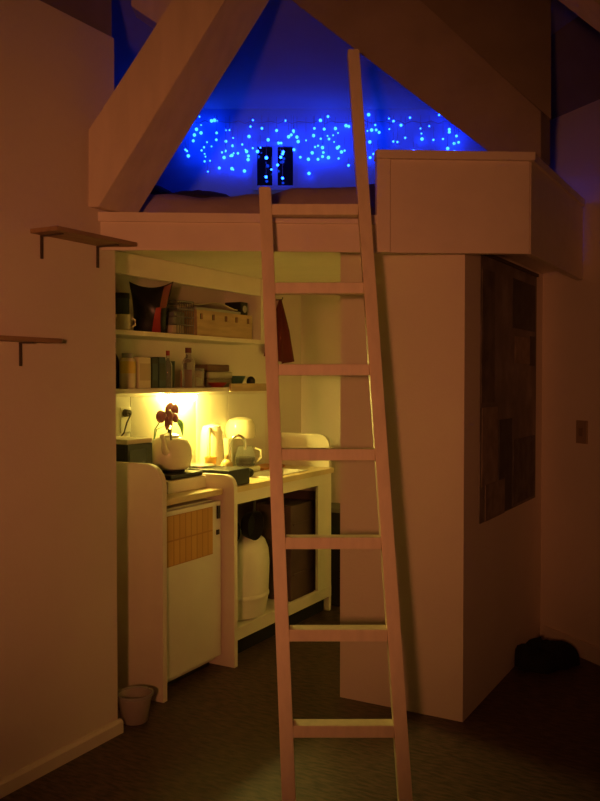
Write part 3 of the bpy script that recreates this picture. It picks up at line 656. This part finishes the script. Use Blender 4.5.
# light switch on the right wall
def on_right(px, py):
    d = ray(px, py); return EYEP + d * ((RW0 - EYEP).dot(RWN) / d.dot(RWN))
p = on_right(583, 432)
sw = thing('light_switch', 'small dark switch plate on the right wall', 'switch', tuple(p), math.atan2(RWD.y, RWD.x))
MB().box((-.04, -.012, -.06), (.04, -.0015, .06), .003).build('plate', mat('brown plate', (.36, .27, .18), .5), sw, world=False); MB().box((-.014, -.018, -.022), (.014, -.0125, .022), .002).build('rocker', mat('brown rocker', (.25, .18, .12), .5), sw, world=False)
# black bag in the corner
p = onz(541, 666, 0)
bgp = p + Vector((.0, .0, 0))
bgm = MB()
def lump(u, v):
    a = u * 2 * math.pi; t = v
    R_ = .15 * (1 + .18 * math.sin(3 * a + .6) + .10 * math.sin(7 * a)) * math.cos(t * math.pi / 2) ** .55
    zz = .10 * math.sin(t * math.pi / 2) * (1 + .28 * math.sin(2 * a + 1) + .16 * math.sin(5 * a + 3 * t) + .08 * math.sin(9 * a + 7 * t)) + .001
    q = RT * (R_ * 1.10 * math.cos(a)) + F0 * (R_ * .62 * math.sin(a))
    return Vector((bgp.x + q.x, bgp.y + q.y, zz))
bgo = thing('black_bag', 'crumpled black bag on the floor in the dark corner', 'bag', (bgp.x, bgp.y, 0))
bgm.grid(lump, 36, 10).build('body', MATTBLACK, bgo, True)
h0 = bgp + RT * -.05; MB().tube([h0 + Z1 * .09, h0 + Z1 * .125 + RT * .03, h0 + Z1 * .13 + RT * .07, h0 + Z1 * .095 + RT * .10], .006, 6).build('strap', MATTBLACK, bgo)

# ================================================================== LOFT CONTENTS
bed = thing('loft_bed', 'unmade bed with brownish duvet in the loft', 'bed', tuple(rf(-.35, 4.2, ZD)))
mt = MB(); fbox(mt, -1.25, .62, 3.62, 4.95, ZD + .001, ZD + .10, .03); mt.build('mattress', BEDDING, bed)
from mathutils import noise as mnoise
def duv(u, v):
    r = -1.10 + 1.68 * u; f = 3.59 + 1.26 * v
    hgt = .125 + .125 * u ** 1.5 + .05 * mnoise.noise((r * 2.6, f * 2.2, 1.3)) + .022 * mnoise.noise((r * 8, f * 6, 4.1)) + .03 * v
    edge = min(1, u * 14 + .05, (1 - u) * 14 + .05, v * 12, (1 - v) * 9 + .05) ** .5
    p = rf(r, f); return Vector((p.x, p.y, ZD + .004 + hgt * edge))
MB().grid(duv, 60, 40).build('duvet', BEDDING, bed, True)
for lab, r, f, s_, rot in (('pillow', -.80, 4.25, (.20, .15, .085), .2), ('pillow', -.52, 4.30, (.20, .15, .06), -.15)):
    t = MB(); c = rf(r, f, ZD + .245)
    t.blob(c, s_, Matrix.Rotation(TH + rot, 4, 'Z'), 22, .05); t.build('pillow', DARKBED, bed, True)

# string of blue lights along the back wall
led = thing('string_lights', 'string of small blue lights hung along the loft wall', 'string lights', tuple(rf(-.2, 5.14, 3.0)))
PIX = [(150 + a * .3, 90 + b * .3) for a, b in ((127,97),(165,89),(205,103),(224,104),(170,117),(137,112),(155,131),(148,150),(170,143),(94,163),(118,199),(190,174),(205,188),(222,143),(221,166),(253,134),(265,134),(277,160),(253,171),(275,186),(180,191),(182,213),(182,238),(200,236),(193,272),(231,260),(240,208),(252,205),(268,220),(247,225),(293,211),(318,199),(315,270),(273,262),(328,220),(330,155),(335,122),(373,128),(422,135),(478,136),(462,156),(490,157),(494,172),(520,168),(548,128),(582,131),(394,166),(428,177),(437,177),(368,192),(358,205),(388,226),(442,213),(425,250),(405,265),(387,290),(442,294),(480,199),(501,224),(528,231),(530,278),(550,190),(560,186),(575,192),(545,152),(560,231),(575,222),(595,225),(322,205),(327,232),(135,105),(185,222),(273,218),(278,266))]
PIX += [(320 + a * .3, 40 + b * .3) for a, b in ((14,297),(51,295),(96,288),(8,357),(47,340),(11,375),(28,392),(82,369),(62,395),(95,418),(158,303),(172,300),(197,308),(231,297),(245,271),(230,262),(270,284),(300,259),(335,295),(338,312),(364,287),(397,250),(431,298),(431,307),(485,307),(378,333),(284,326),(258,340),(447,345),(462,341),(178,380),(167,392),(340,330),(120,330),(60,310),(30,330),(410,330),(455,320))]
for k in range(40): PIX.append((random.uniform(185, 475), random.uniform(114, 158)))
for k in range(7): PIX.append((random.uniform(108, 150), random.uniform(62, 150)))
bm = bmesh.new(); bmesh.ops.create_icosphere(bm, subdivisions=2, radius=.009)
led_me = bpy.data.meshes.new('bulb'); bm.to_mesh(led_me); bm.free(); led_me.materials.append(LEDM)
wire = MB(); rs = []
for px, py in PIX:
    f = 5.172 - random.uniform(0, .045); p = onf(px, py, f)
    o = bpy.data.objects.new('bulb', led_me); COL.objects.link(o); o.parent = led; o.location = p - Vector(led.location); o.scale = (random.choice((.6, .75, .9, 1.0, 1.15)),) * 3
    topz = min(3.03, p.z + random.uniform(.04, .16)); rs.append((p.dot(RT), f, topz))
    wire.tube([p + Z1 * .012, p + Z1 * max(.02, topz - p.z)], .0011, 3)
rs = [rf(-1.25 + 2.4 * k / 60, 5.14, 3.0 - .018 * math.sin(k * 1.3) ** 2) for k in range(61)]
wire.tube(rs, .002, 4)
wire.build('cable', mat('white cable', (.25, .28, .35), .6), led)

# ================================================================== ROOM LAMP (stands behind the photographer)
LP = Vector((.10, -.95, 0))
fl = thing('floor_lamp', 'reading lamp with metal cone shade standing behind the camera', 'lamp', tuple(LP))
MB().lathe([(0, 0), (.14, 0), (.14, .015), (.02, .03), (0, .03)], LP, 28).build('base', BLACK, fl, True)
MB().tube([LP + Z1 * .025, LP + Z1 * 1.52, LP + Vector((-.02, .06, 1.58)), LP + Vector((-.05, .12, 1.56))], .011, 8).build('pole', BLACK, fl, True)
aim = onf(225, 350, 3.4); src = LP + Vector((-.09, .16, 1.50)); dv = (aim - src).normalized()
rot = dv.to_track_quat('Z', 'Y').to_matrix().to_4x4()
MB().lathe([(.025, -.07), (.05, -.05), (.10, .09), (.097, .09), (.047, -.045), (.02, -.065)], src, 26, rot).build('shade', BLACK, fl, True)
MB().blob(src - dv * .005, (.026, .026, .026)).build('bulb', BULBM, fl, True)
sd = bpy.data.lights.new('lamp_beam', 'SPOT'); sd.energy = LAMP_W; sd.color = LAMP_COL; sd.spot_size = math.radians(62); sd.spot_blend = 1.0; sd.shadow_soft_size = .085
so_ = bpy.data.objects.new('lamp_beam', sd); COL.objects.link(so_); so_.parent = fl
so_.location = src + dv * .10 - LP; so_.rotation_euler = dv.to_track_quat('-Z', 'Y').to_euler()
